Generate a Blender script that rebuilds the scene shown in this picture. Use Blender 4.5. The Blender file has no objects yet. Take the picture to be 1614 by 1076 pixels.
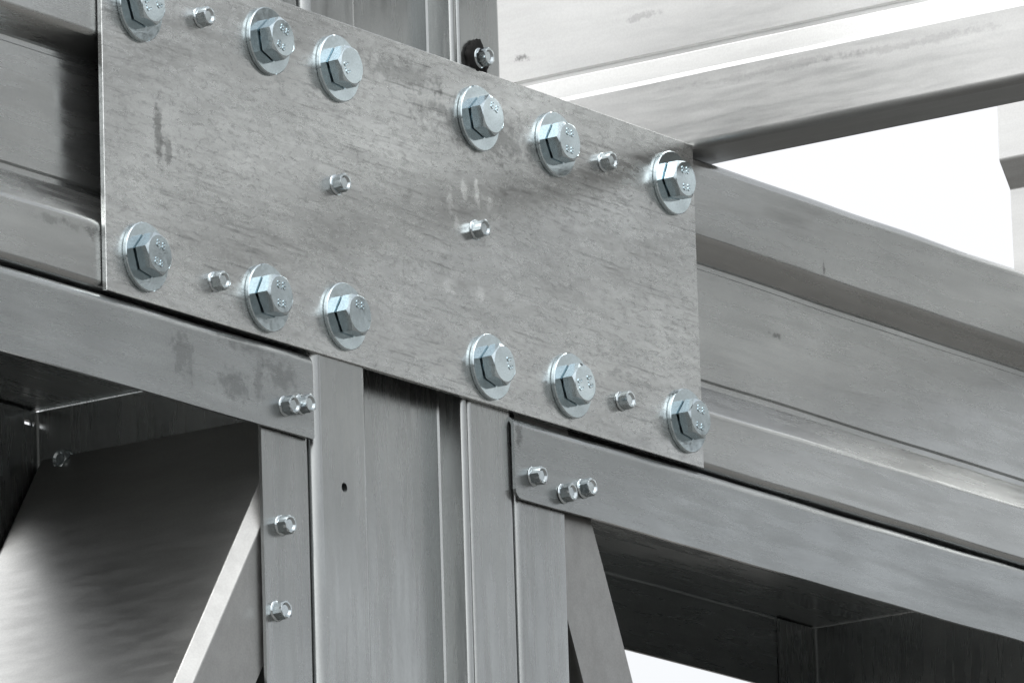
import bpy, bmesh, math, random
from mathutils import Vector, Matrix, noise
random.seed(7)
S = 0.001                                   # all dimensions below are in millimetres
sc = bpy.context.scene
col = sc.collection

# ------------------------------------------------------------------ camera
cam = bpy.data.cameras.new('camera')
cam_o = bpy.data.objects.new('camera', cam); col.objects.link(cam_o)
RIGHT = Vector((0.57244349, -0.81942175, -0.02926515))
DOWN = Vector((0.17714268, 0.15844199, -0.97134783))
FWD = Vector((0.80058037, 0.55085763, 0.23585364))
cam_o.matrix_world = Matrix.Translation(Vector((-3836.3, -2708.5, -1215.6)) * S) @ Matrix((RIGHT, -DOWN, -FWD)).transposed().to_4x4()
cam.sensor_width = 36.0
cam.lens = 14000 / 1614 * 36
cam.clip_start = 0.05
cam.clip_end = 2000
sc.camera = cam_o

# ------------------------------------------------------------------ sky and sun (bright overcast)
SUN_EL, SUN_DIR = 60, Vector((-1.0, 0.04, 0))
az = math.atan2(SUN_DIR.x, SUN_DIR.y)       # clockwise from +Y
w = bpy.data.worlds.new('World'); sc.world = w; w.use_nodes = True
nt = w.node_tree; nt.nodes.clear()
sky = nt.nodes.new('ShaderNodeTexSky'); sky.sky_type = 'NISHITA'; sky.sun_disc = False
sky.sun_elevation = math.radians(SUN_EL); sky.sun_rotation = az
sky.air_density = 1.0; sky.dust_density = 8.0; sky.ozone_density = 1.0
hsv = nt.nodes.new('ShaderNodeHueSaturation'); hsv.inputs['Saturation'].default_value = 0.12   # cloud cover takes the blue out
bg = nt.nodes.new('ShaderNodeBackground'); bg.inputs['Strength'].default_value = 0.15
wo = nt.nodes.new('ShaderNodeOutputWorld')
nt.links.new(sky.outputs[0], hsv.inputs['Color']); nt.links.new(hsv.outputs[0], bg.inputs[0]); nt.links.new(bg.outputs[0], wo.inputs[0])
sl = bpy.data.lights.new('sun', 'SUN'); sl.energy = 0.5; sl.angle = math.radians(85); sl.color = (1.0, 0.97, 0.93)
so = bpy.data.objects.new('sun', sl); col.objects.link(so)
e = math.radians(SUN_EL)
to_sun = Vector((SUN_DIR.normalized().x * math.cos(e), SUN_DIR.normalized().y * math.cos(e), math.sin(e)))
so.rotation_euler = to_sun.to_track_quat('Z', 'Y').to_euler()
so.location = to_sun * 8
vs = sc.view_settings
vs.view_transform = 'Standard'; vs.look = 'None'; vs.exposure = 1.40; vs.gamma = 1.0; vs.use_curve_mapping = False

# ------------------------------------------------------------------ materials
def N(nt, t, **k):
    n = nt.nodes.new(t)
    for a, v in k.items():
        if a in ('operation', 'blend_type', 'data_type', 'noise_dimensions', 'noise_type', 'feature', 'distance', 'wave_type', 'bands_direction', 'interpolation_type', 'clamp', 'normalize'):
            setattr(n, a, v)
        else:
            n.inputs[a.replace('_', ' ')].default_value = v
    return n

def steel(name, base, rough, stretch=(1, 1, 1), seed=0.0, var=0.16, grain=0.10, spangle=0.0, stain=0.25, bump=0.15, spots=(), wob=0.10, metallic=0.93, each=0.0, rvar=0.05):
    """galvanised sheet: cloudy zinc patina, drawing lines along the member, dirt smears, soft oil-canning relief"""
    m = bpy.data.materials.new(name); m.use_nodes = True
    t = m.node_tree; L = t.links.new
    b = t.nodes['Principled BSDF']
    b.inputs['Metallic'].default_value = metallic
    tc = t.nodes.new('ShaderNodeTexCoord')
    off = N(t, 'ShaderNodeMapping'); off.inputs['Location'].default_value = (seed * 1.7, seed * 0.9, seed * 2.3)
    L(tc.outputs['Object'], off.inputs[0])
    st = N(t, 'ShaderNodeMapping'); st.inputs['Scale'].default_value = stretch
    L(off.outputs[0], st.inputs[0])
    def noi(src, scale, detail=4, rough_=0.6, dist=0.0):
        n = N(t, 'ShaderNodeTexNoise', Scale=scale, Detail=detail, Roughness=rough_, Distortion=dist)
        L(src.outputs[0], n.inputs['Vector']); return n
    def ramp(src, lo, hi, a=0.0, c=1.0, out=0):
        r = N(t, 'ShaderNodeMapRange'); r.interpolation_type = 'SMOOTHSTEP'
        r.inputs['From Min'].default_value = lo; r.inputs['From Max'].default_value = hi
        r.inputs['To Min'].default_value = a; r.inputs['To Max'].default_value = c
        L(src.outputs[out], r.inputs[0]); return r
    def math_(op, x, y):
        n = N(t, 'ShaderNodeMath'); n.operation = op
        for i, q in ((0, x), (1, y)):
            if isinstance(q, (int, float)): n.inputs[i].default_value = q
            else: L(q.outputs[0], n.inputs[i])
        return n
    cloud = ramp(noi(off, 14, 3, 0.55), 0.3, 0.7, 1 - var, 1 + var)
    lines = ramp(noi(st, 90, 4, 0.7), 0.3, 0.7, 1 - grain, 1 + grain)
    fine = ramp(noi(off, 900, 1, 0.6), 0.3, 0.7, 1 - grain * 0.8, 1 + grain * 0.8)
    f = math_('MULTIPLY', math_('MULTIPLY', cloud, lines), fine)
    smear = ramp(noi(st, 26, 3, 0.65, 0.6), 0.56, 0.74, 0.0, stain)
    f = math_('MULTIPLY', f, math_('SUBTRACT', 1.0, smear))
    pat = None
    if spangle:
        # crystal flakes of the zinc and short dark diagonal crazing
        vm = N(t, 'ShaderNodeMapping'); vm.inputs['Rotation'].default_value = (0, math.radians(9), 0); vm.inputs['Scale'].default_value = (0.30, 1, 1)
        L(off.outputs[0], vm.inputs[0])
        warp = noi(off, 60, 3, 0.6)
        va = N(t, 'ShaderNodeVectorMath'); va.operation = 'MULTIPLY_ADD'; va.inputs[1].default_value = (0.012, 0.012, 0.012)
        L(warp.outputs['Color'], va.inputs[0]); L(vm.outputs[0], va.inputs[2])
        vo = N(t, 'ShaderNodeTexVoronoi', Scale=300.0); L(va.outputs[0], vo.inputs['Vector'])
        sep = t.nodes.new('ShaderNodeSeparateColor'); L(vo.outputs['Color'], sep.inputs[0])
        fl = ramp(sep, 0.0, 1.0, 1 - spangle, 1 + spangle * 0.8)
        crz = noi(vm, 420, 3, 0.65, 0.6)
        where = ramp(noi(off, 9, 2, 0.5), 0.40, 0.62, 0.12, 1.0)
        # hairline crazing along the crystal borders, broken up
        ve = N(t, 'ShaderNodeTexVoronoi', Scale=170.0); ve.feature = 'DISTANCE_TO_EDGE'
        vm2 = N(t, 'ShaderNodeMapping'); vm2.inputs['Rotation'].default_value = (0, math.radians(4), 0); vm2.inputs['Scale'].default_value = (0.55, 1, 1)
        L(off.outputs[0], vm2.inputs[0])
        vb = N(t, 'ShaderNodeVectorMath'); vb.operation = 'MULTIPLY_ADD'; vb.inputs[1].default_value = (0.010, 0.010, 0.010)
        L(warp.outputs['Color'], vb.inputs[0]); L(vm2.outputs[0], vb.inputs[2]); L(vb.outputs[0], ve.inputs['Vector'])
        hair = math_('MULTIPLY', ramp(ve, 0.02, 0.10, 0.20, 0.0), ramp(crz, 0.44, 0.60, 0.0, 1.0))
        dark = math_('MAXIMUM', math_('MULTIPLY', ramp(crz, 0.56, 0.70, 0.0, 0.24), where), hair)
        def streaks(deg, sc_, lo, amt):
            vl = N(t, 'ShaderNodeMapping'); vl.inputs['Rotation'].default_value = (0, math.radians(deg), 0); vl.inputs['Scale'].default_value = (0.05, 1, 1)
            L(off.outputs[0], vl.inputs[0])
            return math_('MULTIPLY', ramp(noi(vl, sc_, 2, 0.6, 0.25), lo, lo + 0.13, 0.0, amt), where)
        strk = math_('MAXIMUM', streaks(6, 420, 0.585, 0.34), streaks(-5, 360, 0.60, 0.26))
        f = math_('MULTIPLY', f, math_('MULTIPLY', fl, math_('MULTIPLY', math_('SUBTRACT', 1.0, dark), math_('SUBTRACT', 1.0, strk))))
        pat = crz
    wn = noi(off, 160, 3, 0.7)
    for (x, y, z, r, sx, dep) in spots:     # individual scuffs and stains, in mm
        mp = N(t, 'ShaderNodeVectorMath'); mp.operation = 'SUBTRACT'; mp.inputs[1].default_value = (x * S, y * S, z * S)
        L(tc.outputs['Object'], mp.inputs[0])
        ms = N(t, 'ShaderNodeVectorMath'); ms.operation = 'MULTIPLY'; ms.inputs[1].default_value = (1 / sx[0], 1 / sx[1], 1 / sx[2])
        L(mp.outputs[0], ms.inputs[0])
        ln = N(t, 'ShaderNodeVectorMath'); ln.operation = 'LENGTH'; L(ms.outputs[0], ln.inputs[0])
        dd = N(t, 'ShaderNodeMath'); dd.operation = 'DIVIDE'; dd.inputs[1].default_value = r * S; L(ln.outputs['Value'], dd.inputs[0])
        d2 = math_('ADD', dd, math_('MULTIPLY', math_('SUBTRACT', wn, 0.5), 3.2))
        k = ramp(d2, 0.35, 1.1, dep, 0.0)
        f = math_('MULTIPLY', f, math_('SUBTRACT', 1.0, k))
    if each:
        oi = t.nodes.new('ShaderNodeObjectInfo')
        r = N(t, 'ShaderNodeMapRange'); r.inputs['To Min'].default_value = 1 - each; r.inputs['To Max'].default_value = 1 + each
        L(oi.outputs['Random'], r.inputs[0]); f = math_('MULTIPLY', f, r)
    cm = N(t, 'ShaderNodeVectorMath'); cm.operation = 'SCALE'; cm.inputs[0].default_value = base
    L(f.outputs[0], cm.inputs['Scale']); L(cm.outputs[0], b.inputs['Base Color'])
    rg = math_('ADD', ramp(noi(st, 55, 4, 0.65), 0.3, 0.7, rough - rvar, rough + rvar), ramp(noi(st, 200, 2, 0.7), 0.3, 0.7, -0.04, 0.04))
    if pat: rg = math_('ADD', rg, ramp(pat, 0.35, 0.7, -0.03, 0.08))
    L(rg.outputs[0], b.inputs['Roughness'])
    b1 = N(t, 'ShaderNodeBump', Strength=wob, Distance=0.0009); L(noi(st, 34, 1, 0.4).outputs[0], b1.inputs['Height'])
    b2 = N(t, 'ShaderNodeBump', Strength=bump, Distance=0.00012); L(noi(st, 500, 2, 0.7).outputs[0], b2.inputs['Height'])
    L(b1.outputs[0], b2.inputs['Normal'])
    last = b2
    if pat:
        b3 = N(t, 'ShaderNodeBump', Strength=0.25, Distance=0.0001); L(pat.outputs[0], b3.inputs['Height']); L(b2.outputs[0], b3.inputs['Normal']); last = b3
    L(last.outputs[0], b.inputs['Normal'])
    return m

LX, LY, LZ = (0.10, 1, 1), (1, 0.10, 1), (1, 1, 0.10)     # drawing lines run along the member
M = {}
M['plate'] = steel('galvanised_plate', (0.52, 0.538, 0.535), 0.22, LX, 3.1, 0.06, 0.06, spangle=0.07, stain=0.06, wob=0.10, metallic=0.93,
    spots=[(-222, 0, -2, 9, (0.5, 1, 2.2), 0.45), (-214, 0, -10, 6, (0.6, 1, 1.6), 0.4), (75, 0, 60, 30, (2.2, 1, .55), 0.35), (0, 0, 78, 16, (2.6, 1, .6), 0.3),
           (44, 0, 12, 5, (.6, 1, 1.6), -0.45), (58, 0, 22, 5, (.6, 1, 1.5), -0.5), (70, 0, 24, 5, (.5, 1, 1.6), -0.6), (82, 0, 20, 5, (.6, 1, 1.3), -0.45), (50, 0, 2, 4, (.8, 1, 1.4), -0.4), (40, 0, -36, 6, (.9, 1, 1), -0.3), (72, 0, -34, 6, (.9, 1, 1), -0.3)])
M['beam'] = steel('galvanised_beam', (0.395, 0.41, 0.407), 0.26, LX, 11.0, 0.05, 0.05, stain=0.10,
    spots=[(394, 15, 4, 3, (2.5, 1, .7), 0.5), (430, 3, 50, 3, (.5, 1, 2.6), 0.5), (-312, 3, -65, 6, (1.8, 1, .5), 0.25), (-292, 3, -65, 6, (1.8, 1, .5), 0.25), (-275, 3, -66, 6, (1.2, 1, .7), 0.4)])
M['joist'] = steel('galvanised_joist', (0.37, 0.375, 0.372), 0.42, LY, 23.0, 0.03, 0.04, stain=0.05, wob=0.03, bump=0.08, rvar=0.02,
    spots=[(302, 128, 172, 4, (1, 1.6, .8), 0.6), (302, 40, 182, 7, (1, 2.4, .4), 0.22), (290, -60, 130, 14, (1, 4.5, .2), 0.14), (290, -150, 128, 14, (1, 4.5, .2), 0.14)])
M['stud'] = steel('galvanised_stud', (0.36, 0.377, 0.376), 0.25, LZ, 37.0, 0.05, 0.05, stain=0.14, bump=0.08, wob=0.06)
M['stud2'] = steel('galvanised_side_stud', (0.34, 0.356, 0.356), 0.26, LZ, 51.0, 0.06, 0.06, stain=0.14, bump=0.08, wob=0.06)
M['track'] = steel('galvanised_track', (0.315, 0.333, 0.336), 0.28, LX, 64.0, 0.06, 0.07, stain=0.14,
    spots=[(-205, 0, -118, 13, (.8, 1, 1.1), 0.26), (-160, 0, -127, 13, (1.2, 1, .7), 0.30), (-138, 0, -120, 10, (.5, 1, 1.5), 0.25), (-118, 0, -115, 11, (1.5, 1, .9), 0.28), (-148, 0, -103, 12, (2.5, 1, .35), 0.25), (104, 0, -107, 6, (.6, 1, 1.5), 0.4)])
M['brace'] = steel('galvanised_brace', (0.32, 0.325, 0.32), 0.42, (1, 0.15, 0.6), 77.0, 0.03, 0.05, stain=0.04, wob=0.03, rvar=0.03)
M['zinc'] = steel('bright_zinc', (0.56, 0.645, 0.68), 0.14, (1, 1, 1), 5.0, 0.08, 0.08, stain=0.16, wob=0.05, bump=0.2, metallic=1.0, each=0.14)
M['zinc2'] = steel('bright_zinc_screw', (0.47, 0.52, 0.54), 0.17, (1, 1, 1), 9.0, 0.08, 0.06, stain=0.10, wob=0.05, bump=0.2, metallic=1.0, each=0.14)
mr = bpy.data.materials.new('black_rubber'); mr.use_nodes = True
b = mr.node_tree.nodes['Principled BSDF']; b.inputs['Base Color'].default_value = (0.004, 0.004, 0.004, 1); b.inputs['Roughness'].default_value = 0.8; b.inputs['Specular IOR Level'].default_value = 0.2
nz = N(mr.node_tree, 'ShaderNodeTexNoise', Scale=700.0, Detail=4.0); bp = N(mr.node_tree, 'ShaderNodeBump', Strength=0.6, Distance=0.0004)
mr.node_tree.links.new(nz.outputs[0], bp.inputs['Height']); mr.node_tree.links.new(bp.outputs[0], b.inputs['Normal'])
M['rubber'] = mr
mg = bpy.data.materials.new('site_ground'); mg.use_nodes = True
b = mg.node_tree.nodes['Principled BSDF']; b.inputs['Roughness'].default_value = 0.95
nz = N(mg.node_tree, 'ShaderNodeTexNoise', Scale=3.0, Detail=8.0); cr = mg.node_tree.nodes.new('ShaderNodeValToRGB')
cr.color_ramp.elements[0].color = (0.05, 0.048, 0.045, 1); cr.color_ramp.elements[1].color = (0.105, 0.10, 0.094, 1)
mg.node_tree.links.new(nz.outputs[0], cr.inputs[0]); mg.node_tree.links.new(cr.outputs[0], b.inputs['Base Color'])
M['ground'] = mg

# ------------------------------------------------------------------ helpers
def finish(name, bm, mat, parent=None, sharp=32):
    bmesh.ops.remove_doubles(bm, verts=bm.verts, dist=1e-7)
    bmesh.ops.recalc_face_normals(bm, faces=bm.faces)
    for f in bm.faces: f.smooth = True
    for ed in bm.edges:
        ed.smooth = not (len(ed.link_faces) == 2 and ed.calc_face_angle(0) > math.radians(sharp))
    me = bpy.data.meshes.new(name); bm.to_mesh(me); bm.free()
    me.materials.append(mat)
    o = bpy.data.objects.new(name, me); col.objects.link(o)
    if parent: o.parent = parent
    return o

def tag(o, label, cat=None, group=None, kind=None):
    if label: o['label'] = label
    if cat: o['category'] = cat
    if group: o['group'] = group
    if kind: o['kind'] = kind
    return o

def fillet(pts, radii, n=6):
    """2-D polyline with rounded corners"""
    P = [Vector(p) for p in pts]
    out = [P[0]]
    for i in range(1, len(P) - 1):
        r = radii if isinstance(radii, (int, float)) else radii[i - 1]
        a, c = (P[i - 1] - P[i]).normalized(), (P[i + 1] - P[i]).normalized()
        ang = a.angle(c)
        if ang > math.pi - 1e-3: out.append(P[i]); continue
        d = min(r / math.tan(ang / 2), 0.48 * (P[i - 1] - P[i]).length, 0.48 * (P[i + 1] - P[i]).length)
        r = d * math.tan(ang / 2)
        cen = P[i] + (a + c).normalized() * (r / math.sin(ang / 2))
        s, t = P[i] + a * d, P[i] + c * d
        a0 = math.atan2(s.y - cen.y, s.x - cen.x); a1 = math.atan2(t.y - cen.y, t.x - cen.x)
        da = (a1 - a0 + math.pi) % (2 * math.pi) - math.pi
        for k in range(n + 1):
            q = a0 + da * k / n
            out.append(cen + Vector((math.cos(q), math.sin(q))) * r)
    out.append(P[-1])
    return out

def outline(path, th, side):
    """closed loop: the path is the visible outer skin, the sheet lies th to its given side"""
    n = len(path); inner = []
    for i, p in enumerate(path):
        d0 = (p - path[i - 1]).normalized() if i else None
        d1 = (path[i + 1] - p).normalized() if i < n - 1 else None
        d = d0 if d1 is None else d1 if d0 is None else (d0 + d1).normalized()
        k = 1 if d0 is None or d1 is None else 1 / max(0.5, d.dot(d1))
        inner.append(p + Vector((-d.y, d.x)) * side * th * k)
    return path, inner

def sheet(name, pts, radii, th, side, place, ends, mat, seg=1, wav=0.0, seed=0, parent=None):
    """folded sheet section swept along a line; place(a, b, s) -> xyz in mm; ends(a, b) -> (s0, s1)"""
    A, B = outline(fillet(pts, radii), th, side)
    bm = bmesh.new()
    loop = A + B[::-1]
    rows = []
    for k in range(seg + 1):
        row = []
        for p in loop:
            s0, s1 = ends(p.x, p.y)
            s = s0 + (s1 - s0) * k / seg
            v = Vector(place(p.x, p.y, s))
            if wav: v += noise.noise_vector(v * 0.012 + Vector((seed, seed, seed))) * wav
            row.append(bm.verts.new(v * S))
        rows.append(row)
    n = len(A); m = len(loop)
    for k in range(seg):
        for i in range(m):
            j = (i + 1) % m
            bm.faces.new((rows[k][i], rows[k][j], rows[k + 1][j], rows[k + 1][i]))
    for row in (rows[0], rows[-1]):
        for i in range(n - 1):
            bm.faces.new((row[i], row[i + 1], row[m - 2 - i], row[m - 1 - i]))
    o = finish(name, bm, mat, parent)
    wn = o.modifiers.new('flat_faces', 'WEIGHTED_NORMAL'); wn.keep_sharp = True; wn.weight = 80
    return o

def along_x(a, b, s): return (s, a, b)      # section in (Y, Z)
def along_y(a, b, s): return (a, s, b)      # section in (X, Z)
def along_z(a, b, s): return (a, b, s)      # section in (X, Y)
def fix(s0, s1): return lambda a, b: (s0, s1)

# ------------------------------------------------------------------ ground
bm = bmesh.new()
bmesh.ops.create_grid(bm, x_segments=8, y_segments=8, size=400)
bmesh.ops.translate(bm, verts=bm.verts, vec=(0, 0, -2.8))
tag(finish('ground', bm, M['ground']), 'dark bare ground of the building site far below the frame', kind='structure')

# ------------------------------------------------------------------ beams bolted behind the plate (sigma section)
D = 15.5                                     # depth of the recessed middle band
BY = 3.4
sig = [(70, 78), (70, 91), (BY, 91), (BY, 42.5), (D + BY - 3, 33), (17.3, 32.3), (17.3, 29.2), (15.9, 28.4), (15.9, -36.2), (17.3, -37.0), (17.3, -40.2), (D + BY - 3, -41.2), (BY, -60), (BY, -95), (70, -95), (70, -82)]
sr = [3, 4, 4, 1.6, 1.6, 6, 4, 3]
def sigma_beam(x0, x1, label, seed):
    o = sheet('sigma_beam', sig, [3, 6, 5, .4, .4, .5, .4, .4, .5, .4, .4, 6, 5, 3], 2.0, 1, along_x, fix(x0, x1), M['beam'], 60, 0.6, seed)
    return tag(o, label, 'steel beam', 'sigma beams joined by the plate')
sigma_beam(-1100, -86.5, 'grey folded steel beam running left from behind the bolted plate', 1)
sigma_beam(106, 1250, 'grey folded steel beam running right from behind the bolted plate', 5)

# ------------------------------------------------------------------ floor joists running across, over the beam
def joist(x, y0, y1, label, seed):
    p = [(40, 106), (40, 93.2), (0, 93.2), (0, 137), (1.5, 139.4), (2.6, 151.5), (11.4, 153.0), (13.4, 153.8), (13.4, 157.6), (12, 158.6), (12, 220), (0, 237), (0, 284), (40, 284), (40, 271)]
    p = [(x + a, b) for a, b in p]
    o = sheet('floor_joist', p, [3, 5, 2, 1.5, .8, .4, .4, .5, .4, 2, 5, 4, 3], 2.0, -1, along_y, fix(y0, y1), M['joist'], 60, 0.6, seed)
    return tag(o, label, 'steel joist', 'floor joists across the beam')
joist(290.5, -1000, 190, 'pale steel joist crossing above the beam at the upper right', 9)
joist(901, -1000, 166, 'pale end of a farther steel joist at the right edge of the picture', 13)

# ------------------------------------------------------------------ tracks below the beam (inverted channels)
def track(x0, x1, label, seed):
    p = [(0, -144), (0, -97.3), (190, -97.3), (190, -144)]
    A, B = outline(fillet(p, [4, 4]), 2.0, -1)
    o = sheet('track_channel', p, [6.5, 4], 2.0, -1, along_x, fix(x0, x1), M['track'], 60, 0.7, seed)
    bm = bmesh.new(); bm.from_mesh(o.data)                                # the cut front corner is clipped round
    xe = x1 if x1 < 0 else x0
    ed = [q for q in bm.edges if all(abs(v.co.x / S - xe) < 2 and abs(v.co.z / S + 144) < 2 and v.co.y < 0.006 for v in q.verts)]
    bmesh.ops.bevel(bm, geom=ed, offset=(1.5 if x1 < 0 else 5.0) * S, segments=4, profile=0.5, affect='EDGES')
    bm.to_mesh(o.data); bm.free()
    return tag(o, label, 'steel channel', 'track channels under the beam')
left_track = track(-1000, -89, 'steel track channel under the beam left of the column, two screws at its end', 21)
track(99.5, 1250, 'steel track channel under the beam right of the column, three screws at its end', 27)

# ------------------------------------------------------------------ column of studs
ZT, ZB = 250, -2800
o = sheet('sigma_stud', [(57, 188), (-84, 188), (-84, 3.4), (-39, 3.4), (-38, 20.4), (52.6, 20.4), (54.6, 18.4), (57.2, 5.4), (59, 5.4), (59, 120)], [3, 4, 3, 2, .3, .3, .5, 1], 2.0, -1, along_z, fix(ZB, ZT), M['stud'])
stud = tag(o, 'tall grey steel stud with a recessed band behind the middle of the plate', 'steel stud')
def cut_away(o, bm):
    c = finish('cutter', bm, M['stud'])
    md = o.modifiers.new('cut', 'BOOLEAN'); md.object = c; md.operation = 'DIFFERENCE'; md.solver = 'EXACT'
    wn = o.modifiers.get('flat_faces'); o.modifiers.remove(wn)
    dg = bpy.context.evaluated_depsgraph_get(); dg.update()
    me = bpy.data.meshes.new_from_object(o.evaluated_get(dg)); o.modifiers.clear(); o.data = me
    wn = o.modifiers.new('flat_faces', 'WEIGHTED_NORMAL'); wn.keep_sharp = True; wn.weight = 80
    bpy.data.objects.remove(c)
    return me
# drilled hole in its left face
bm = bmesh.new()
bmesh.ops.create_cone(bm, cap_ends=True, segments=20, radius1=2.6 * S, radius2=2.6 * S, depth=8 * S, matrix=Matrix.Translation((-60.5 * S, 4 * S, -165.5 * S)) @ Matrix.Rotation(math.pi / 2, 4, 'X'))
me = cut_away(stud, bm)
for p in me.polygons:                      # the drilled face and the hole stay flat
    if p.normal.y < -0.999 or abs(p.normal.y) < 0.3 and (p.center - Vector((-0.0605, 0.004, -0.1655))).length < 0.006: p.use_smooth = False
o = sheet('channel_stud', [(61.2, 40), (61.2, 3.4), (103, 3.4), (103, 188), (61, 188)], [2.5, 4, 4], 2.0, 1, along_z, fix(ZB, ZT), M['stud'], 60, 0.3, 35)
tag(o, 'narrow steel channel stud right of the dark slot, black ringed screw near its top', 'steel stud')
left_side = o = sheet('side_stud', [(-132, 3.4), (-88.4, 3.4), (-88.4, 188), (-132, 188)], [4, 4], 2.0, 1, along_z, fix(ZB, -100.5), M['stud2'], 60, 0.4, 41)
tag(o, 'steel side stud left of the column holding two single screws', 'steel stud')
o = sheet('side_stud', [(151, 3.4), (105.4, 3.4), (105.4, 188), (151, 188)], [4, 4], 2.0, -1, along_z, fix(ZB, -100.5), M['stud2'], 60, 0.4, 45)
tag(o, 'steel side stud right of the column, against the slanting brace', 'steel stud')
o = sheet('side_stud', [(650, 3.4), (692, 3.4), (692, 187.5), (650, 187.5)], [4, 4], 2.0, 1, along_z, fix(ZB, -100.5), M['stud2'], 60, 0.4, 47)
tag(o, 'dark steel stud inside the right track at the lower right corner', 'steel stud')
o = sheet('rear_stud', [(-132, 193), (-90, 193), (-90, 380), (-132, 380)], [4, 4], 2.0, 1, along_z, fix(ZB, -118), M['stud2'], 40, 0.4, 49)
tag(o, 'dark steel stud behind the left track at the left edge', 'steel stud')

o = sheet('upper_side_stud', [(-225, 3.4), (-88.4, 3.4), (-88.4, 188), (-225, 188)], [4, 4], 2.0, 1, along_z, fix(93.4, ZT), M['stud2'], 10, 0.3, 53)
tag(o, 'foot of a steel stud on the beam at the top edge, left of the column', 'steel stud')

# daylight shows through a small snipped corner where the left track meets the side stud
for o in (left_track, left_side):
    bm = bmesh.new(); bmesh.ops.create_cube(bm, size=1.0)
    for v in bm.verts: v.co = Vector((-96.4 + v.co.x * 9.5, 190 + v.co.y * 16, -107.0 + v.co.z * 3.0)) * S
    cut_away(o, bm)

# ------------------------------------------------------------------ braces
def brace(p0, d, w, ch, x_end, label, seed):
    """channel whose web runs through p0 along d (X, Z); flanges reach w to the inner lower side"""
    d = Vector(d).normalized(); q = Vector((-d.y, d.x))              # inward normal
    if q.y > 0: q = -q
    p0 = Vector(p0)
    pts = [(w, 7.0), (ch, 7.0), (0, 7.0 + ch), (0, 184), (w, 184)]     # folded edge is a narrow flat strip
    def place(a, b, s):
        v = p0 + q * a + d * s; return (v.x, b, v.y)
    def ends(a, b):
        v = p0 + q * a
        return ((x_end - v.x) / d.x, 1400)
    o = sheet('brace_channel', pts, [1.5, 1.5, 4], 2.0, -1, place, ends, M['brace'], 50, 0.4, seed)
    return tag(o, label, 'steel brace', 'slanting braces beside the column')
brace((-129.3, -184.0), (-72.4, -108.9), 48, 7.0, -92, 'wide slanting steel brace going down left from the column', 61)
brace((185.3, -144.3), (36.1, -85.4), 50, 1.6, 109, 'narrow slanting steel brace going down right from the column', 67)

# ------------------------------------------------------------------ splice plate
bm = bmesh.new()
bmesh.ops.create_cube(bm, size=1.0)
for v in bm.verts:
    v.co = Vector((9.9 + v.co.x * 558.5, 1.5 + v.co.y * 3.0, -0.6 + v.co.z * 190.4)) * S
bmesh.ops.bevel(bm, geom=bm.edges[:], offset=0.35 * S, segments=2, profile=0.5, affect='EDGES')
tag(finish('splice_plate', bm, M['plate'], sharp=15), 'large flat rectangular galvanised plate held by twelve bolts across the joint', 'steel plate')

# ------------------------------------------------------------------ bolts and screws
def lathe(bm, prof, n=48):
    """profile (r, h); axis leaves the plate along -Y"""
    rows = []
    for r, h in prof:
        if r < 1e-6: rows.append([bm.verts.new((0, -h * S, 0))] * n)
        else: rows.append([bm.verts.new((r * math.cos(2 * math.pi * i / n) * S, -h * S, r * math.sin(2 * math.pi * i / n) * S)) for i in range(n)])
    for a, c in zip(rows, rows[1:]):
        for i in range(n):
            j = (i + 1) % n
            vs_ = []
            for v in (a[i], a[j], c[j], c[i]):
                if v not in vs_: vs_.append(v)
            if len(vs_) > 2: bm.faces.new(vs_)

def hexhead(bm, af, h0, h1, rc, slope, dish=0.0, rd=0.0, n=60):
    def rh(i):
        a = (360.0 * i / n) % 60 - 30
        return af / 2 / math.cos(math.radians(a))
    rings = []
    rings.append([(rh(i) * 0.93, h0) for i in range(n)])
    rings.append([(rh(i), h0 + 0.35) for i in range(n)])
    rings.append([(rh(i), h1 - max(0.12, (rh(i) - rc) * slope)) for i in range(n)])
    rings.append([(rc, h1) for i in range(n)])
    if dish: rings += [[(rd, h1) for i in range(n)], [(rd * 0.72, h1 - dish) for i in range(n)]]
    rows = [[bm.verts.new((r * math.cos(2 * math.pi * i / n) * S, -h * S, r * math.sin(2 * math.pi * i / n) * S)) for i, (r, h) in enumerate(R)] for R in rings]
    for a, c in zip(rows, rows[1:]):
        for i in range(n):
            j = (i + 1) % n
            bm.faces.new((a[i], a[j], c[j], c[i]))
    bm.faces.new(rows[-1]); bm.faces.new(rows[0][::-1])

def mesh_of(o):
    me = o.data; bpy.data.objects.remove(o); return me
bm = bmesh.new(); lathe(bm, [(6.6, 0.05), (18.1, 0.05), (18.5, 0.45), (18.5, 2.2), (18.0, 2.7), (7.0, 2.7), (6.6, 2.3), (6.6, 0.05)], 72)
ME_W = mesh_of(finish('washer', bm, M['zinc'], sharp=28))
bm = bmesh.new(); hexhead(bm, 20.4, 3.2, 11.0, 9.8, 0.55); lathe(bm, [(0, 2.0), (8.6, 2.0), (8.6, 3.3), (0, 3.3)], 40)
ME_H = mesh_of(finish('head', bm, M['zinc'], sharp=24))

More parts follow.
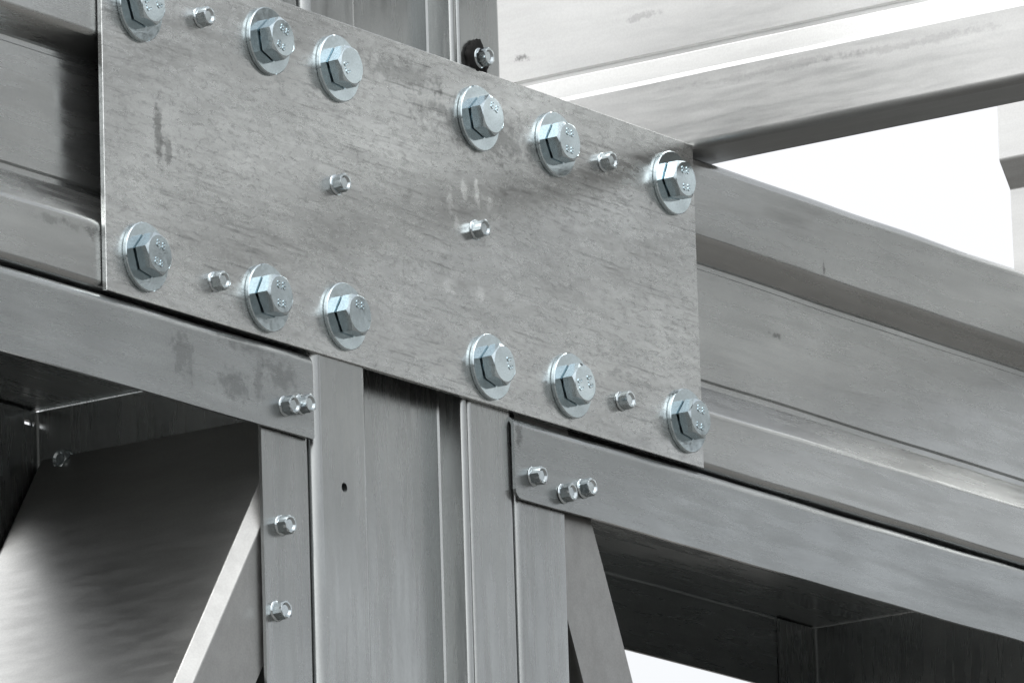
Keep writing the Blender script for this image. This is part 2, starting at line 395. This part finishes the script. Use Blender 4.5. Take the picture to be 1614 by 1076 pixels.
def text_mesh(body, size, cx, cz):
    """raised grade digits on the top of a bolt head"""
    cu = bpy.data.curves.new('mark', 'FONT'); cu.body = body; cu.size = size * S; cu.extrude = 0.3 * S; cu.align_x = 'CENTER'; cu.align_y = 'CENTER'; cu.offset = 0.00008; cu.resolution_u = 3
    to = bpy.data.objects.new('mark', cu); col.objects.link(to)
    d = bpy.context.evaluated_depsgraph_get(); d.update()
    me = bpy.data.meshes.new_from_object(to.evaluated_get(d)); bpy.data.objects.remove(to)
    me.transform(Matrix.Translation((cx * S, -11.1 * S, cz * S)) @ Matrix.Rotation(math.pi / 2, 4, 'X'))
    me.materials.clear(); me.materials.append(M['zinc']); me.name = 'grade_mark'
    return me
ME_T1 = text_mesh('8.8', 6.4, 0, 4.9)
ME_T2 = text_mesh('8.8', 6.0, 0, -5.1)

def child(name, me, parent, mat=None):
    o = bpy.data.objects.new(name, me); col.objects.link(o); o.parent = parent; return o

BG = 'large hex bolts on the plate'
def hex_bolt(x, z, rot, marks, label):
    t = bpy.data.objects.new('hex_bolt', None); col.objects.link(t)
    t.empty_display_size = 0.01; t.location = (x * S, 0, z * S)
    tag(t, label, 'bolt', BG)
    wsh = child('washer', ME_W, t)
    wsh.location = (random.uniform(-.7, .7) * S, 0, random.uniform(-.9, .2) * S)
    h = child('head', ME_H, t); h.rotation_euler = (0, math.radians(rot), 0)
    if marks & 1: child('grade_mark', ME_T1, h)
    if marks & 2: child('grade_mark', ME_T2, h)
    return t
top = [(-238.6, 63.5, 8, 3, 'hex bolt cut off by the top edge at the upper left plate corner'),
       (-123.4, 69.0, 20, 3, 'second hex bolt from the left in the upper row, right of a small screw'),
       (-60.6, 66.7, 6, 2, 'third hex bolt from the left in the upper row'),
       (72.7, 66.2, 18, 1, 'fourth hex bolt in the upper row, just below the black ringed screw'),
       (147.6, 66.4, 3, 3, 'fifth hex bolt in the upper row, left of a small screw'),
       (264.4, 67.8, -5, 3, 'last hex bolt in the upper row at the upper right plate corner'),
       (-237.3, -72.0, 12, 3, 'first hex bolt in the lower row at the lower left plate corner'),
       (-130.3, -73.9, 0, 3, 'second hex bolt in the lower row, right of a small screw'),
       (-58.9, -71.5, 2, 1, 'third hex bolt in the lower row, above the left face of the column'),
       (76.7, -74.6, 14, 1, 'fourth hex bolt in the lower row, above the slot in the column'),
       (155.1, -71.4, 10, 3, 'fifth hex bolt in the lower row, left of a small screw'),
       (270.9, -71.1, 9, 3, 'last hex bolt in the lower row at the lower right plate corner')]
for x, z, r, m, lab in top: hex_bolt(x, z, r + random.choice((0, 60)), m, lab)

bm = bmesh.new(); lathe(bm, [(0, 0.0), (5.6, 0.05), (5.75, 0.35), (5.4, 0.8), (4.6, 1.2), (0, 1.2)], 36)
ME_F = mesh_of(finish('flange', bm, M['zinc2'], sharp=40))
bm = bmesh.new(); hexhead(bm, 9.1, 1.0, 6.8, 4.5, 0.5, dish=1.0, rd=3.7)
ME_SH = mesh_of(finish('head', bm, M['zinc2'], sharp=28))
bm = bmesh.new()
prof = [(3.2, 0.0), (9.9, 0.1), (10.6, 1.0), (10.1, 2.6), (8.2, 3.5), (3.2, 3.6), (3.2, 0.0)]
lathe(bm, prof, 40)
for v in bm.verts:
    r = math.hypot(v.co.x, v.co.z)
    if r > 0.006:
        k = 1 + 0.22 * noise.noise(v.co * 330 + Vector((3, 1, 5))) + 0.12 * noise.noise(v.co * 900)
        v.co.x *= k; v.co.z *= k
ME_R = mesh_of(finish('rubber_ring', bm, M['rubber'], sharp=60))

def hex_screw(x, y, z, rot, label, group, ring=False, axis=None):
    t = bpy.data.objects.new('hex_screw', None); col.objects.link(t)
    t.empty_display_size = 0.01; t.location = ((x + (4.4 if axis is None else 0)) * S, y * S, (z + (1.4 if axis is None else 0)) * S)
    t.rotation_euler = (math.radians(random.uniform(-3, 3)), 0, math.radians(random.uniform(-3, 3)))
    if axis == 'x': t.rotation_euler = (0, 0, -math.pi / 2)
    tag(t, label, 'screw', group)
    lift = 0
    if ring:
        child('rubber_ring', ME_R, t); lift = -3.2 * S
    f = child('flange', ME_F, t); f.location.y = lift
    h = child('head', ME_SH, t); h.location.y = lift; h.rotation_euler = (0, math.radians(rot), 0)
    return t
g = 'small hex screws on the plate'
hex_screw(-187.8, 0, 67.8, 10, 'small hex screw beside the cut off bolt at the top left of the plate', g)
hex_screw(-67.4, 0, 0, 25, 'small hex screw alone in the left middle of the plate', g)
hex_screw(192.2, 0, 64.4, 5, 'small hex screw near the upper right plate corner', g)
hex_screw(63.7, 0, 0.2, 40, 'small hex screw in the middle of the plate below pale scuffs', g)
hex_screw(-179.5, 0, -75.2, 15, 'small hex screw between two large bolts at the lower left of the plate', g)
hex_screw(202.2, 0, -72.5, 20, 'small hex screw between two large bolts at the lower right of the plate', g)
g = 'small hex screws on the tracks'
hex_screw(-119.2, 0, -132.0, 12, 'left hex screw of the touching pair on the left track end', g)
hex_screw(-104.8, 0, -128.5, 30, 'right hex screw of the touching pair on the left track end', g)
hex_screw(112.3, 0, -131.0, 5, 'hex screw nearest the end of the right track', g)
hex_screw(141.1, 0, -136.0, 22, 'lower screw of the touching pair on the right track', g)
hex_screw(161.0, 0, -129.8, 10, 'upper screw of the touching pair on the right track', g)
g = 'small hex screws on the studs'
hex_screw(-120.6, 3.4, -196.7, 8, 'upper of two single hex screws on the left side stud', g)
hex_screw(-126.4, 3.4, -244.0, 35, 'lower of two single hex screws on the left side stud', g)
hex_screw(72.5, 3.4, 100.5, 18, 'hex screw in a black rubber ring above the top edge of the plate', g, ring=True)
hex_screw(-88.4 - 2.0, 166, -130, 10, 'dark hex screw inside the shaded left side stud', g, axis='x')
